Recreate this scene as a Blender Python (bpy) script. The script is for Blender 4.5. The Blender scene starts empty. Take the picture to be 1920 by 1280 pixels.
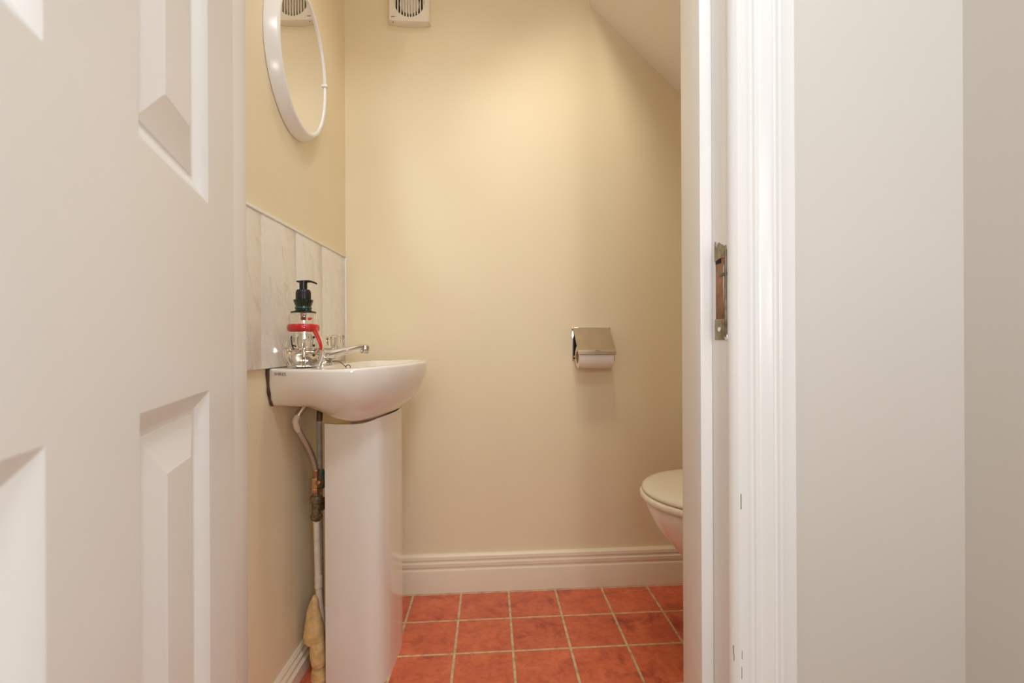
import bpy, bmesh, math, random
from mathutils import Vector, Matrix
from mathutils.bvhtree import BVHTree

random.seed(7)
SC = bpy.context.scene
COL = SC.collection
H = 0.80            # camera height
F = 900.0           # focal length in pixels of a 1920 wide frame
RHO = 0.0045        # camera roll
PI = math.pi

def ray(px, py):
    u = (px - 960) / F; v = (640 - py) / F
    return u + RHO * v, v - RHO * u

def P(px, py, d):
    u, v = ray(px, py)
    return Vector((u * d, d, H + v * d))

# ------------------------------------------------------------------ materials
def srgb(r, g, b):
    f = lambda c: (c / 255 / 12.92) if c / 255 <= 0.04045 else ((c / 255 + 0.055) / 1.055) ** 2.4
    return (f(r), f(g), f(b), 1)

class NT:
    def __init__(s, name):
        s.m = bpy.data.materials.new(name); s.m.use_nodes = True
        s.t = s.m.node_tree; s.n = s.t.nodes; s.l = s.t.links
        s.b = s.n['Principled BSDF']
    def node(s, k, **kw):
        n = s.n.new(k)
        for a, v in kw.items():
            if a in n.inputs: n.inputs[a].default_value = v
            else: setattr(n, a, v)
        return n
    def link(s, a, b): s.l.new(a, b)
    def noise(s, scale, detail=3, rough=.5, vec=None, dist=0):
        n = s.node('ShaderNodeTexNoise', Scale=scale, Detail=detail, Roughness=rough, Distortion=dist)
        if vec is None:
            vec = s.node('ShaderNodeTexCoord').outputs['Object']
        s.link(vec, n.inputs['Vector']); return n.outputs['Fac']
    def ramp(s, fac, stops):
        r = s.node('ShaderNodeValToRGB'); e = r.color_ramp.elements
        while len(e) < len(stops): e.new(.5)
        for i, (p, c) in enumerate(stops):
            e[i].position = p; e[i].color = c if len(c) == 4 else (*c, 1)
        s.link(fac, r.inputs['Fac']); return r.outputs['Color']
    def bump(s, fac, strength=.2, dist=.002):
        b = s.node('ShaderNodeBump', Strength=strength, Distance=dist)
        s.link(fac, b.inputs['Height']); s.link(b.outputs['Normal'], s.b.inputs['Normal'])
    def mix(s, a, b, fac, mode='MIX'):
        m = s.node('ShaderNodeMix'); m.data_type = 'RGBA'; m.blend_type = mode
        for sock, x in ((m.inputs[6], a), (m.inputs[7], b), (m.inputs[0], fac)):
            if isinstance(x, (tuple, list, float, int)): sock.default_value = x
            else: s.link(x, sock)
        return m.outputs[2]

def mat(name, col, rough=.5, metal=0, vary=.04, vscale=8, bump=0, bscale=150, spec=.5, **kw):
    t = NT(name)
    c2 = tuple(min(1, x * (1 - vary)) for x in col[:3]) + (1,)
    c1 = tuple(min(1, x * (1 + vary)) for x in col[:3]) + (1,)
    f = t.noise(vscale, 4)
    t.link(t.ramp(f, [(.3, c2), (.7, c1)]), t.b.inputs['Base Color'])
    t.b.inputs['Roughness'].default_value = rough
    t.b.inputs['Metallic'].default_value = metal
    t.b.inputs['Specular IOR Level'].default_value = spec
    for k, v in kw.items(): t.b.inputs[k.replace('_', ' ')].default_value = v
    if bump: t.bump(t.noise(bscale, 3), bump, .001)
    return t.m

M = {}
M['wall'] = mat('cream_wall_paint', (.85, .742, .52, 1), .42, vary=.015, vscale=3, bump=.12, bscale=60, spec=.35)
M['hall'] = mat('magnolia_wall_paint', (.69, .645, .585, 1), .5, vary=.012, vscale=3, bump=.12, bscale=60, spec=.3)
M['ceil'] = mat('white_ceiling_paint', (.90, .84, .76, 1), .6, vary=.015, vscale=4, bump=.1, bscale=50, spec=.25)
M['gloss'] = mat('white_gloss_paint', (.86, .84, .815, 1), .32, vary=.012, vscale=5, bump=.06, bscale=40)
M['door'] = mat('white_door_paint', (.88, .875, .865, 1), .36, vary=.01, vscale=4, bump=.05, bscale=60)
M['skirt'] = mat('cream_skirting_paint', (.83, .73, .57, 1), .35, vary=.02, vscale=8, bump=.08, bscale=40)
M['ceramic'] = mat('white_ceramic_glaze', (.85, .80, .73, 1), .10, vary=.006, Coat_Weight=.4)
M['cream_plastic'] = mat('ivory_toilet_plastic', (.84, .78, .64, 1), .22, vary=.008)
M['fanplastic'] = mat('off_white_fan_plastic', (.86, .80, .69, 1), .38, vary=.02)
M['whiteplastic'] = mat('white_mirror_plastic', (.86, .84, .82, 1), .22, vary=.006)
M['dark'] = mat('painted_cavity_shade', (.02, .012, .008, 1), .8)  # near-black base colour stands in for the shade inside holes and slots
M['chrome'] = mat('chrome', (.80, .78, .74, 1), .09, 1, vary=.03)
M['steel'] = mat('brushed_steel', (.62, .55, .45, 1), .30, 1, vary=.05, vscale=30)
M['mirror'] = mat('mirror_silver', (.93, .93, .92, 1), .0, 1, vary=.002)
M['braid'] = mat('braided_hose_metal', (.62, .605, .58, 1), .38, .9, vary=.10, vscale=350, bump=.3, bscale=600)
M['copper'] = mat('tarnished_copper', (.62, .36, .24, 1), .32, 1, vary=.2, vscale=90)
M['brass'] = mat('aged_brass', (.66, .46, .24, 1), .33, 1, vary=.2, vscale=90)
M['verdigris'] = mat('dark_verdigris_brass', (.20, .15, .08, 1), .5, .6, vary=.5, vscale=120, bump=.4, bscale=300)
M['pipepaint'] = mat('old_white_pipe_paint', (.78, .66, .53, 1), .42, vary=.08, vscale=60, bump=.5, bscale=140)
M['greypipe'] = mat('grey_pipe_paint', (.55, .55, .50, 1), .4, vary=.12, vscale=60)
M['bluevalve'] = mat('blue_green_valve', (.16, .30, .32, 1), .5, .3, vary=.4, vscale=100)
M['foam'] = mat('yellowed_foam', (.70, .47, .20, 1), .75, vary=.22, vscale=45, bump=.9, bscale=120)
M['caulk'] = mat('stained_sealant', (.085, .035, .022, 1), .55, vary=.5, vscale=60)
M['paper'] = mat('toilet_paper', (.88, .82, .76, 1), .85, vary=.01, bump=.25, bscale=400)
M['card'] = mat('cardboard_core', (.50, .36, .22, 1), .85)
M['black'] = mat('black_pump_plastic', (.008, .008, .009, 1), .28, vary=.1)
M['green'] = mat('dark_green_hat_glass', (.006, .022, .014, 1), .12, vary=.3, Coat_Weight=.5)
M['hat_glint'] = mat('green_hat_highlight', (.010, .075, .045, 1), .15, vary=.1, Coat_Weight=.5)  # lighter green that paints the highlight on the hat
M['red'] = mat('red_scarf_glass', (.62, .022, .025, 1), .12, vary=.1, Coat_Weight=.5)
M['orange'] = mat('orange_nose_glass', (.72, .08, .05, 1), .15)
M['ink'] = mat('grey_print', (.10, .09, .085, 1), .5)
M['wood'] = mat('bare_splintered_wood', (.36, .19, .10, 1), .75, vary=.35, vscale=40, bump=.6, bscale=120)
M['keep'] = mat('worn_metal_keep', (.34, .27, .16, 1), .42, .75, vary=.35, vscale=110, bump=.4, bscale=200)
M['keepdark'] = mat('tarnished_metal_lip', (.20, .165, .12, 1), .45, .6, vary=.4, vscale=110)
M['carpet'] = mat('beige_hall_carpet', (.46, .25, .11, 1), .95, vary=.15, vscale=200, bump=.6, bscale=500)
M['scuff'] = mat('grey_scuff', (.30, .26, .22, 1), .7)

def glassmat(name, col, rough, ior):
    t = NT(name)
    t.b.inputs['Base Color'].default_value = col
    t.b.inputs['Roughness'].default_value = rough
    t.b.inputs['Transmission Weight'].default_value = 1
    t.b.inputs['IOR'].default_value = ior
    return t.m
M['glass'] = glassmat('clear_bottle_glass', (.985, .975, .965, 1), .0, 1.45)
M['soap'] = glassmat('clear_liquid_soap', (.95, .92, .88, 1), .0, 1.34)
M['acrylic'] = glassmat('clear_acrylic_knob', (.93, .90, .84, 1), .02, 1.49)

# marble splashback tiles
t = NT('pale_marble_tile')
tc = t.node('ShaderNodeTexCoord')
mp = t.node('ShaderNodeMapping'); mp.vector_type = 'TEXTURE'
mp.inputs['Rotation'].default_value = (math.radians(24), 0, 0)
mp.inputs['Scale'].default_value = (1, .30, 1.0)
t.link(tc.outputs['Object'], mp.inputs['Vector'])
v1 = t.noise(11, 5, .58, mp.outputs['Vector'], .7)
v2 = t.noise(7, 4, .6, mp.outputs['Vector'])
v3 = t.noise(30, 4, .6, tc.outputs['Object'])
vein = t.ramp(v1, [(.440, (0, 0, 0)), (.480, (1, 1, 1)), (.515, (0, 0, 0))])
mask = t.ramp(v2, [(.44, (0, 0, 0)), (.62, (.75, .75, .75))])
fac = t.mix(vein, mask, 1.0, 'MULTIPLY')
base = t.ramp(v3, [(.3, (.80, .755, .685)), (.7, (.845, .805, .74))])
t.link(t.mix(base, (.62, .57, .51, 1), fac), t.b.inputs['Base Color'])
t.b.inputs['Roughness'].default_value = .16
M['marble'] = t.m
M['joint'] = mat('grey_tile_joint', (.42, .37, .30, 1), .6)

# terracotta floor tiles: UV holds tile counts
t = NT('terracotta_floor_tile')
uv = t.node('ShaderNodeUVMap'); uv.uv_map = 'UVMap'
br = t.node('ShaderNodeTexBrick', Scale=1.0)
br.offset = 0; br.squash = 1; br.offset_frequency = 1
br.inputs['Color1'].default_value = (1, 1, 1, 1); br.inputs['Color2'].default_value = (.6, .6, .6, 1)
br.inputs['Mortar'].default_value = (0, 0, 0, 1)
br.inputs['Mortar Size'].default_value = .025; br.inputs['Mortar Smooth'].default_value = .25
br.inputs['Brick Width'].default_value = 1; br.inputs['Row Height'].default_value = 1
t.link(uv.outputs['UV'], br.inputs['Vector'])
n1 = t.noise(2.3, 7, .62, uv.outputs['UV'], .5)
n2 = t.noise(7, 8, .7, uv.outputs['UV'], .3)
base = t.ramp(n1, [(.30, (.54, .11, .056)), (.45, (.66, .145, .064)), (.60, (.71, .175, .074)), (.75, (.76, .21, .095))])
sp = t.ramp(n2, [(.38, (.80, .74, .80)), (.55, (1, 1, 1))])
base = t.mix(base, sp, 1.0, 'MULTIPLY')
n3 = t.noise(1.55, 6, .68, uv.outputs['UV'], .4)
base = t.mix(base, t.ramp(n3, [(.56, (1, 1, 1)), (.63, (.74, .62, .70)), (.72, (.62, .50, .60))]), 1.0, 'MULTIPLY')
tint = t.ramp(br.outputs['Color'], [(.5, (.90, .88, .90)), (1, (1.0, 1.0, 1.0))])
base = t.mix(base, tint, 1.0, 'MULTIPLY')
gn = t.noise(6, 4, .6, uv.outputs['UV'])
grout = t.ramp(gn, [(.32, (.38, .25, .13)), (.55, (.66, .49, .29))])
t.link(t.mix(base, grout, br.outputs['Fac']), t.b.inputs['Base Color'])
t.b.inputs['Roughness'].default_value = .33
inv = t.node('ShaderNodeMath', operation='SUBTRACT'); inv.inputs[0].default_value = 1
t.link(br.outputs['Fac'], inv.inputs[1])
t.bump(inv.outputs[0], .5, .003)
M['tile'] = t.m

# ------------------------------------------------------------------ mesh helpers
def root_of(o):
    while o.parent: o = o.parent
    return o

def obj(name, bm, m, parent=None, smooth=35, origin=None):
    bmesh.ops.recalc_face_normals(bm, faces=bm.faces)
    off = origin if origin is not None else (root_of(parent).location if parent else Vector((0, 0, 0)))
    off = Vector(off)
    for v in bm.verts: v.co -= off
    me = bpy.data.meshes.new(name); bm.to_mesh(me); bm.free()
    me.materials.append(m)
    if smooth:
        for p in me.polygons: p.use_smooth = True
        me.set_sharp_from_angle(angle=math.radians(smooth))
    o = bpy.data.objects.new(name, me); COL.objects.link(o)
    if parent: o.parent = parent
    else: o.location = off
    return o

def thing(name, label, cat, loc, group=None):
    o = bpy.data.objects.new(name, None); COL.objects.link(o)
    o.location = loc; o.empty_display_size = .05
    o['label'] = label; o['category'] = cat
    if group: o['group'] = group
    return o

def tag(o, label, cat, group=None):
    o['label'] = label; o['category'] = cat
    if group: o['group'] = group
    return o

def struct(name, bm, m, smooth=35, label=None, parent=None):
    o = obj(name, bm, m, parent, smooth)
    if not parent: o['kind'] = 'structure'
    return o

def quadbridge(bm, r0, r1, closed=True):
    n = len(r0)
    for i in range(n if closed else n - 1):
        j = (i + 1) % n
        try: bm.faces.new((r0[i], r0[j], r1[j], r1[i]))
        except ValueError: pass

def loft(rings, closed=True, cap0=True, cap1=True, bm=None):
    bm = bm or bmesh.new()
    vs = [[bm.verts.new(p) for p in r] for r in rings]
    for a, b in zip(vs, vs[1:]): quadbridge(bm, a, b, closed)
    if cap0: bm.faces.new(vs[0][::-1])
    if cap1: bm.faces.new(vs[-1])
    return bm

def lathe(prof, center, n=48, axis=None, bm=None, cap0=True, cap1=True, wob=None):
    """prof: (radius, height) pairs along the axis through center."""
    c = Vector(center)
    q = Matrix.Identity(3) if axis is None else Vector((0, 0, 1)).rotation_difference(Vector(axis).normalized()).to_matrix()
    rings = []
    for r, z in prof:
        ring = []
        for i in range(n):
            a = 2 * PI * i / n
            rr = r * (wob(a, z) if wob else 1)
            ring.append(c + q @ Vector((rr * math.cos(a), rr * math.sin(a), z)))
        rings.append(ring)
    return loft(rings, True, cap0, cap1, bm)

def spline(pts, n=10):
    """Catmull-Rom through points (tuples of any length)."""
    pts = [tuple(p) for p in pts]; out = []
    for i in range(len(pts) - 1):
        p0 = pts[max(i - 1, 0)]; p1 = pts[i]; p2 = pts[i + 1]; p3 = pts[min(i + 2, len(pts) - 1)]
        for k in range(n):
            s = k / n
            out.append(tuple(.5 * (2 * b + (c - a) * s + (2 * a - 5 * b + 4 * c - d) * s * s + (3 * b - a - 3 * c + d) * s ** 3)
                             for a, b, c, d in zip(p0, p1, p2, p3)))
    out.append(pts[-1]); return out

def tube(pts, r, n=14, bm=None, flat=None):
    pts = [Vector(p) for p in pts]; m = len(pts)
    rs = r if isinstance(r, (list, tuple)) else [r] * m
    tan = [(pts[min(i + 1, m - 1)] - pts[max(i - 1, 0)]).normalized() for i in range(m)]
    ref = Vector((0, 0, 1)) if abs(tan[0].z) < .9 else Vector((1, 0, 0))
    nrm = (ref - tan[0] * ref.dot(tan[0])).normalized(); rings = []
    for i in range(m):
        nrm = (nrm - tan[i] * nrm.dot(tan[i])).normalized(); b = tan[i].cross(nrm)
        f = flat[i] if isinstance(flat, (list, tuple)) else (flat or 1)
        rings.append([pts[i] + nrm * (rs[i] * f * math.cos(2 * PI * k / n)) + b * (rs[i] * math.sin(2 * PI * k / n)) for k in range(n)])
    return loft(rings, True, True, True, bm)

def box(lo, hi, bev=0, bm=None, xf=None, seg=2):
    b = bmesh.new(); bmesh.ops.create_cube(b, size=1)
    for v in b.verts:
        v.co = Vector([l + (h - l) * (c + .5) for l, h, c in zip(lo, hi, v.co)])
    if bev: bmesh.ops.bevel(b, geom=b.edges[:], offset=bev, segments=seg, affect='EDGES', profile=.5)
    if xf:
        for v in b.verts: v.co = xf(v.co)
    if bm is None: return b
    me = bpy.data.meshes.new('tmp'); b.to_mesh(me); b.free(); bm.from_mesh(me); bpy.data.meshes.remove(me)
    return bm

def prism(poly, p2w, h0, h1):
    """poly in 2D, p2w(a, b, h) -> world"""
    return loft([[p2w(a, b, h0) for a, b in poly], [p2w(a, b, h1) for a, b in poly]])

# ------------------------------------------------------------------ frames of the place
TB = math.tan(math.radians(4.0))          # back wall recedes to the right
YB = 1.562
def yb(x): return YB + TB * x
BE = Vector((1, TB, 0)).normalized(); BN = Vector((BE.y, -BE.x, 0))     # along, and out of the back wall
XC = -.5277; YC = 1.525                    # corner of left and back wall
def xl(y): return XC - .0196 * (y - YC)
LE = Vector((-.0196, 1, 0)).normalized(); LN = Vector((LE.y, -LE.x, 0))  # along, and out of the left wall
def bw(x, off, z):                         # point on back wall at plan x, lifted off it
    p = Vector((x, yb(x), z)); return p + BN * off
def lw(y, off, z):
    p = Vector((xl(y), y, z)); return p + LN * off
FA = math.radians(4.3)
FE = Vector((math.cos(FA), math.sin(FA), 0)); FN = Vector((-math.sin(FA), math.cos(FA), 0))
FO = Vector((-.408, .618, 0)); FW = .713   # door opening: left lining face, clear width
def fw(v): return FO + FE * v[0] + FN * v[1] + Vector((0, 0, v[2]))
LD = .115                                  # lining depth

# ------------------------------------------------------------------ room shell
CZ = 2.25
bm = bmesh.new()
def floor_pt(x, y): return Vector((x, y, 0))
uvl = bm.loops.layers.uv.new('UVMap')
corners = [(-.60, .66), (1.12, .80), (1.12, 1.72), (-.60, 1.60)]
f = bm.faces.new([bm.verts.new((x, y, 0)) for x, y in corners])
R1 = Vector((1, TB)).normalized() * .1505; R2 = Vector((-.047, 1)).normalized() * .1475
X0 = Vector((-.0077, 1.389)); det = R1.x * R2.y - R1.y * R2.x
for lp in f.loops:
    d = Vector((lp.vert.co.x, lp.vert.co.y)) - X0
    lp[uvl].uv = ((d.x * R2.y - d.y * R2.x) / det + 20, (R1.x * d.y - R1.y * d.x) / det + 20)
ex = bmesh.ops.extrude_face_region(bm, geom=[f])
for g in ex['geom']:
    if isinstance(g, bmesh.types.BMVert): g.co.z = -.05
struct('floor', bm, M['tile'], 0)
bm = box((-1.6, -2.4, -.05), (.80, .66, -.0005))
struct('floor_hall', bm, M['carpet'], 0)

bm = loft([[lw(.60, 0, z), lw(1.62, 0, z), lw(1.62, -.1, z), lw(.60, -.1, z)] for z in (0, CZ)])
struct('wall_left', bm, M['wall'], 0)
bm = loft([[bw(-.66, 0, z), bw(1.16, 0, z), bw(1.16, -.1, z), bw(-.66, -.1, z)] for z in (0, CZ)])
struct('wall_back', bm, M['wall'], 0)
bm = loft([[Vector(p) for p in ((1.02, .7, z), (1.02, 1.75, z), (1.12, 1.75, z), (1.12, .7, z))] for z in (0, CZ)])
struct('wall_right', bm, M['wall'], 0)
# partition with the doorway
bm = bmesh.new()
for a0, a1, z0, z1 in ((-1.3, -.03, 0, 2.4), (FW + .03, 1.62, 0, 2.4), (-.03, FW + .03, 2.03, 2.4)):
    box((a0, 0, z0), (a1, LD, z1), 0, bm, fw)
struct('wall_front', bm, M['hall'], 0)
# hall wall coming towards the viewer on the right
u, _ = ray(1807, 500)
# meet partition plane
pa = None
A = FO; # solve FO + FE*a = (u*y, y)
a_c = (u * FO.y - FO.x) / (FE.x - u * FE.y)
pc = FO + FE * a_c
dirh = Vector((.03, -1, 0)).normalized(); nh = Vector((1, .03, 0)).normalized()
p_far = pc - dirh * .02; p_near = pc + dirh * 2.6
bm = loft([[q + Vector((0, 0, z)) for q in (p_far, p_near, p_near + nh * .1, p_far + nh * .1)] for z in (0, 2.4)])
struct('wall_hall_right', bm, M['hall'], 0)
# ceiling: flat over the basin, stair soffit to the right
def ceil_poly(y):
    s = (1.63 - 1.885) / (.553 - .270)
    e = y - YB
    xa = .263; za = 1.890
    return [(-.64, CZ), (xa, CZ), (xa, za + .012), (xa + .008, za), (1.10, za + s * (1.10 - xa - .008)), (1.10, 2.40), (-.64, 2.40)]
bm = loft([[Vector((x, y + TB * x, z)) for x, z in ceil_poly(y)] for y in (.64, 1.60)])
struct('ceiling', bm, M['ceil'], 0)

# skirtings
def skirt_profile(h, t):
    return [(0, 0), (t, 0), (t, h - .050), (t - .001, h - .047), (t - .0065, h - .0435), (t - .0065, h - .0390), (t - .0025, h - .036), (t - .0025, h - .026),
            (t - .0090, h - .0225), (t - .0090, h - .0185), (t - .0055, h - .015), (t - .007, h - .006), (t - .013, h - .0005), (0, h)]
pr = skirt_profile(.118, .019)
bm = loft([[bw(x, o, z) for o, z in pr] for x in (XC + .001, 1.02)])
struct('baseboard_back', bm, M['skirt'], 20)
pr = [(0, 0), (.016, 0), (.016, .030), (.0185, .034), (.012, .038), (.013, .048), (.007, .052), (.0085, .060), (.004, .066), (0, .066)]
bm = loft([[lw(y, o, z) for o, z in pr] for y in (.76, 1.492)])
struct('baseboard_left', bm, M['skirt'], 20)

# door lining (jambs, head, stops) and architraves
bm = bmesh.new()
box((FW, .0005, 0), (FW + .03, LD, 2.0), .0012, bm, fw)
box((-.03, .0005, 0), (0, LD, 2.0), .0012, bm, fw)
box((-.03, .0005, 2.0), (FW + .03, LD, 2.03), .0012, bm, fw)
lining = struct('trim_1', bm, M['gloss'])
SB0, SB1, ST = .045, .111, .019
def fstop(a0, a1, z0, z1):
    return box((a0, SB0, z0), (a1, SB1, z1), .002, None, fw)
struct('trim_2', fstop(FW - ST, FW, 0, 1.985), M['gloss'])
struct('trim_3', fstop(0, .014, 0, 1.985), M['gloss'])
struct('trim_4', fstop(0, FW, 1.985, 2.0), M['gloss'])
arch = [(-.0012, -.001), (-.0012, .0015), (.0000, .0050), (.0030, .0090), (.0075, .0118), (.018, .0130), (.022, .0120), (.0265, .0095), (.0295, .0092), (.0315, .0125), (.0365, .0130), (.0385, .0105),
        (.042, .0115), (.050, .0165), (.054, .0172), (.0575, .0150), (.060, .0148), (.0620, .0185), (.0660, .0195), (.0690, .0180), (.086, .0170), (.0885, .0150), (.0885, 0)]
bm = loft([[fw((FW + a, -b, z)) for a, b in arch] for z in (0, 2.10)])
struct('trim_5', bm, M['gloss'], 25)
bm = loft([[fw((-a, -b, z)) for a, b in arch] for z in (0, 2.10)])
struct('trim_6', bm, M['gloss'], 25)

# paint chips on the right architrave and stop
# ------------------------------------------------------------------ door
DH = Vector((.3201, -.9474, 0)).normalized()      # from hinge towards the free edge
DN = Vector((.9474, .3201, 0)).normalized()       # out of the face towards the room
D0 = Vector((-.322, .51, 0)) - DH * .117          # hinge edge on that face
DTH = .042; ST_, PW, MU = .117, .178, .112
DW = 2 * ST_ + 2 * PW + MU; DHT = 1.975; DZ0 = .008
def dpt(s, o, z): return D0 + DH * s + DN * o + Vector((0, 0, z))
sc = [0, ST_, ST_ + PW, ST_ + PW + MU, DW - ST_, DW]
zc = [DZ0, .20, .750, .9477, 1.58, 1.69, 1.86, DHT]
bm = bmesh.new(); panels = []
MW, MD = .019, .0105
for side in (0, 1):
    o_of = (lambda d: -d) if side == 0 else (lambda d: -DTH + d)
    for i in range(5):
        for j in range(7):
            s0, s1, z0, z1 = sc[i], sc[i + 1], zc[j], zc[j + 1]
            ring = lambda ins, d: [dpt(s0 + ins, o_of(d), z0 + ins), dpt(s1 - ins, o_of(d), z0 + ins), dpt(s1 - ins, o_of(d), z1 - ins), dpt(s0 + ins, o_of(d), z1 - ins)]
            if i in (1, 3) and j in (1, 3, 5):
                loft([ring(0, 0), ring(.003, .0012), ring(.010, .0055), ring(.016, .0095), ring(MW, MD), ring(MW + .006, MD)], True, False, False, bm)
                b2 = loft([ring(MW + .003, MD + .003), ring(MW + .003, MD - .0008), ring(MW + .005, MD - .0012), ring(MW + .036, .0022), ring(MW + .0385, .0012), ring(MW + .041, .0012)], True, True, True)
                panels.append(b2)
            else:
                bm.faces.new([bm.verts.new(p) for p in ring(0, 0)])
for loop in ([(0, DZ0), (0, DHT)], [(DW, DZ0), (DW, DHT)]):
    (s, za), (_, zb_) = loop
    bm.faces.new([bm.verts.new(dpt(s, o, z)) for o, z in ((0, za), (0, zb_), (-DTH, zb_), (-DTH, za))])
for z in (DZ0, DHT):
    bm.faces.new([bm.verts.new(dpt(s, o, z)) for s, o in ((0, 0), (DW, 0), (DW, -DTH), (0, -DTH))])
bmesh.ops.remove_doubles(bm, verts=bm.verts, dist=1e-5)
door = struct('door_1', bm, M['door'], 20)
for b2 in panels: obj('door_panel', b2, M['door'], door, 12)
# hinges between leaf and lining
for z in (.22, 1.0, 1.75):
    hp = dpt(-.006, -DTH - .004, 0)
    b2 = lathe([(.005, z), (.005, z + .09)], hp, 12)
    obj('hinge', b2, M['brass'], door)

# ------------------------------------------------------------------ lock keep on the right jamb
def kf(a, b, z): return fw((FW - a, b, z))
kb = fw((FW, .02, .80))
keep = thing('strike_plate', 'worn paint-chipped metal lock keep with bare wood in the right door jamb', 'strike plate', kb)
KZ0, KZ1 = .801, .940
def kbox(a0, a1, b0, b1, z0, z1, bev=.0004):
    return box((FW - a1, b0, z0), (FW - a0, b1, z1), bev, None, fw)
# plate pieces left round the opening
bm = bmesh.new()
box((FW - .0016, .004, KZ0), (FW + .0005, .036, KZ0 + .030), .0005, bm, fw)
obj('plate', bm, M['keep'], keep)
bm = bmesh.new()
rag = [(.004, .917), (.020, .9185), (.036, .9155), (.0362, .934), (.0354, .945), (.0343, .945), (.0330, .934), (.0300, .933), (.0275, .9405), (.0245, .9420), (.0205, .9395), (.0150, .9375), (.0100, .9340), (.0045, .9345)]
rv = [[bm.verts.new(fw((FW - h_, b, z))) for b, z in rag] for h_ in (-.0005, .0016)]
quadbridge(bm, rv[0], rv[1]); bm.faces.new(rv[0][::-1]); bm.faces.new(rv[1])
obj('plate', bm, M['keep'], keep)
sl = [(.0115, .905), (.0070, .912), (.0060, .86), (.0070, .838), (.0085, .838), (.0120, .88)]
b2 = prism(sl, lambda a, b, h: fw((FW - h, a, b)), -.0005, .0012)
obj('paint_sliver', b2, M['gloss'], keep, 0)
bm = kbox(-.0005, .0006, .008, .0345, KZ0 + .029, .919, .0002)
obj('bare_wood', bm, M['wood'], keep)
bm = kbox(.0002, .0012, .018, .034, .9115, .918, .0002)
obj('latch_hole_shade', bm, M['dark'], keep)  # thin dark block, its colour stands in for shade in the hole
bm = bmesh.new()
pts = spline([kf(.002, .0035, KZ0 + .004), kf(.0035, .0015, KZ0 + .03), kf(.0025, .003, .87), kf(.003, .002, .90), kf(.002, .003, .928)], 6)
tube(pts, .0018, 8, bm)
box((FW - .0022, .003, .892), (FW + .0005, .022, .8965), .0005, bm, fw)
obj('lip', bm, M['keepdark'], keep)
bm = lathe([(.0001, .0016), (.003, .0016), (.0038, .0006), (.0038, 0)], fw((FW - .0016, .021, KZ0 + .015)), 16, -FE)
obj('screw', bm, M['chrome'], keep)
bm = lathe([(.002, .0022), (.0040, .0016), (.0046, 0)], fw((FW - .0005, .004, KZ0 + .004)), 12, -FE)
obj('paint_blob', bm, M['gloss'], keep)

# chips in the paint of the frame
chip = bmesh.new()
def chip_at(a, b, z, w, h):
    box((FW + a, b - .0006, z), (FW + a + w, b + .0006, z + h), .0002, chip, fw)
chip_at(.0008, -.0066, .366, .0018, .012); chip_at(.0014, -.0072, .357, .0009, .010)
chip_at(.0095, -.0122, .568, .0011, .021); chip_at(.0098, -.0122, .335, .0006, .016); chip_at(.0102, -.0122, .362, .0006, .012)
obj('chipped_paint', chip, M['scuff'], bpy.data.objects['trim_5'], 0)

# ------------------------------------------------------------------ splashback
sb = thing('tiled_splashback', 'pale grey-veined marble tile splashback on the left wall above the basin', 'splashback', lw(1.24, 0, .745))
SY0, SY1, SZ0, SZ1, SOFF = .80, 1.490, .7462, 1.062, .010
joints = [1.302, 1.137, .972]
edges = [SY1] + joints + [SY0]
bm = bmesh.new()
for ya, yb_ in zip(edges[1:], edges[:-1]):
    b2 = bmesh.new(); box((0, ya + .0007, SZ0), (SOFF, yb_ - .0007, SZ1), .0008, bm, lambda v: lw(v.y, v.x, v.z))
    b2.free()
obj('marble_tile', bm, M['marble'], sb)
bm = bmesh.new(); box((0, SY0, SZ0 + .001), (SOFF - .0012, SY1, SZ1 - .001), 0, bm, lambda v: lw(v.y, v.x, v.z))
obj('grout', bm, M['joint'], sb)
bm = bmesh.new()
box((0, SY0, SZ1), (.0125, SY1 + .006, SZ1 + .006), .0022, bm, lambda v: lw(v.y, v.x, v.z))
box((0, SY1, SZ0), (.0125, SY1 + .006, SZ1 + .006), .0022, bm, lambda v: lw(v.y, v.x, v.z))
obj('edge_trim', bm, M['whiteplastic'], sb)

# ------------------------------------------------------------------ wash basin
BY = 1.22
Rc = [(-.5175, 1.013), (-.47, .986), (-.42, .969), (-.36, .963), (-.305, .982), (-.258, 1.042), (-.231, 1.125), (-.2205, BY)]
Bc = [(-.5175, 1.035), (-.47, 1.038), (-.432, 1.060), (-.41, 1.100), (-.385, 1.135), (-.368, 1.165), (-.362, 1.19), (-.360, BY)]
Dc = [.081, .083, .089, .116, .133, .138, .138, .138]
ctrl = [(a[0], a[1], b[0], b[1], d) for a, b, d in zip(Rc, Bc, Dc)]
half = spline(ctrl, 7)
full = half + [(p[0], 2 * BY - p[1], p[2], 2 * BY - p[3], p[4]) for p in half[-2::-1]]
# close along the wall
p0, p1 = full[0], full[-1]
nb = 14
back = [(p0[0] + 0, p1[1] + (p0[1] - p1[1]) * k / nb, p0[2], p1[3] + (p0[3] - p1[3]) * k / nb, .080) for k in range(1, nb)]
full = full + back
full = [(min(0, 0) + p[0] if p[0] > xl(p[1]) + .002 else xl(p[1]) + .002, p[1], p[2] if p[2] > xl(p[3]) + .002 else xl(p[3]) + .002, p[3], p[4]) for p in full]
RZ = .745
def rimz(x): return RZ + .006 * max(0, (x + .36)) / .14
rings = []
cx0, cy0 = -.39, BY
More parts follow.
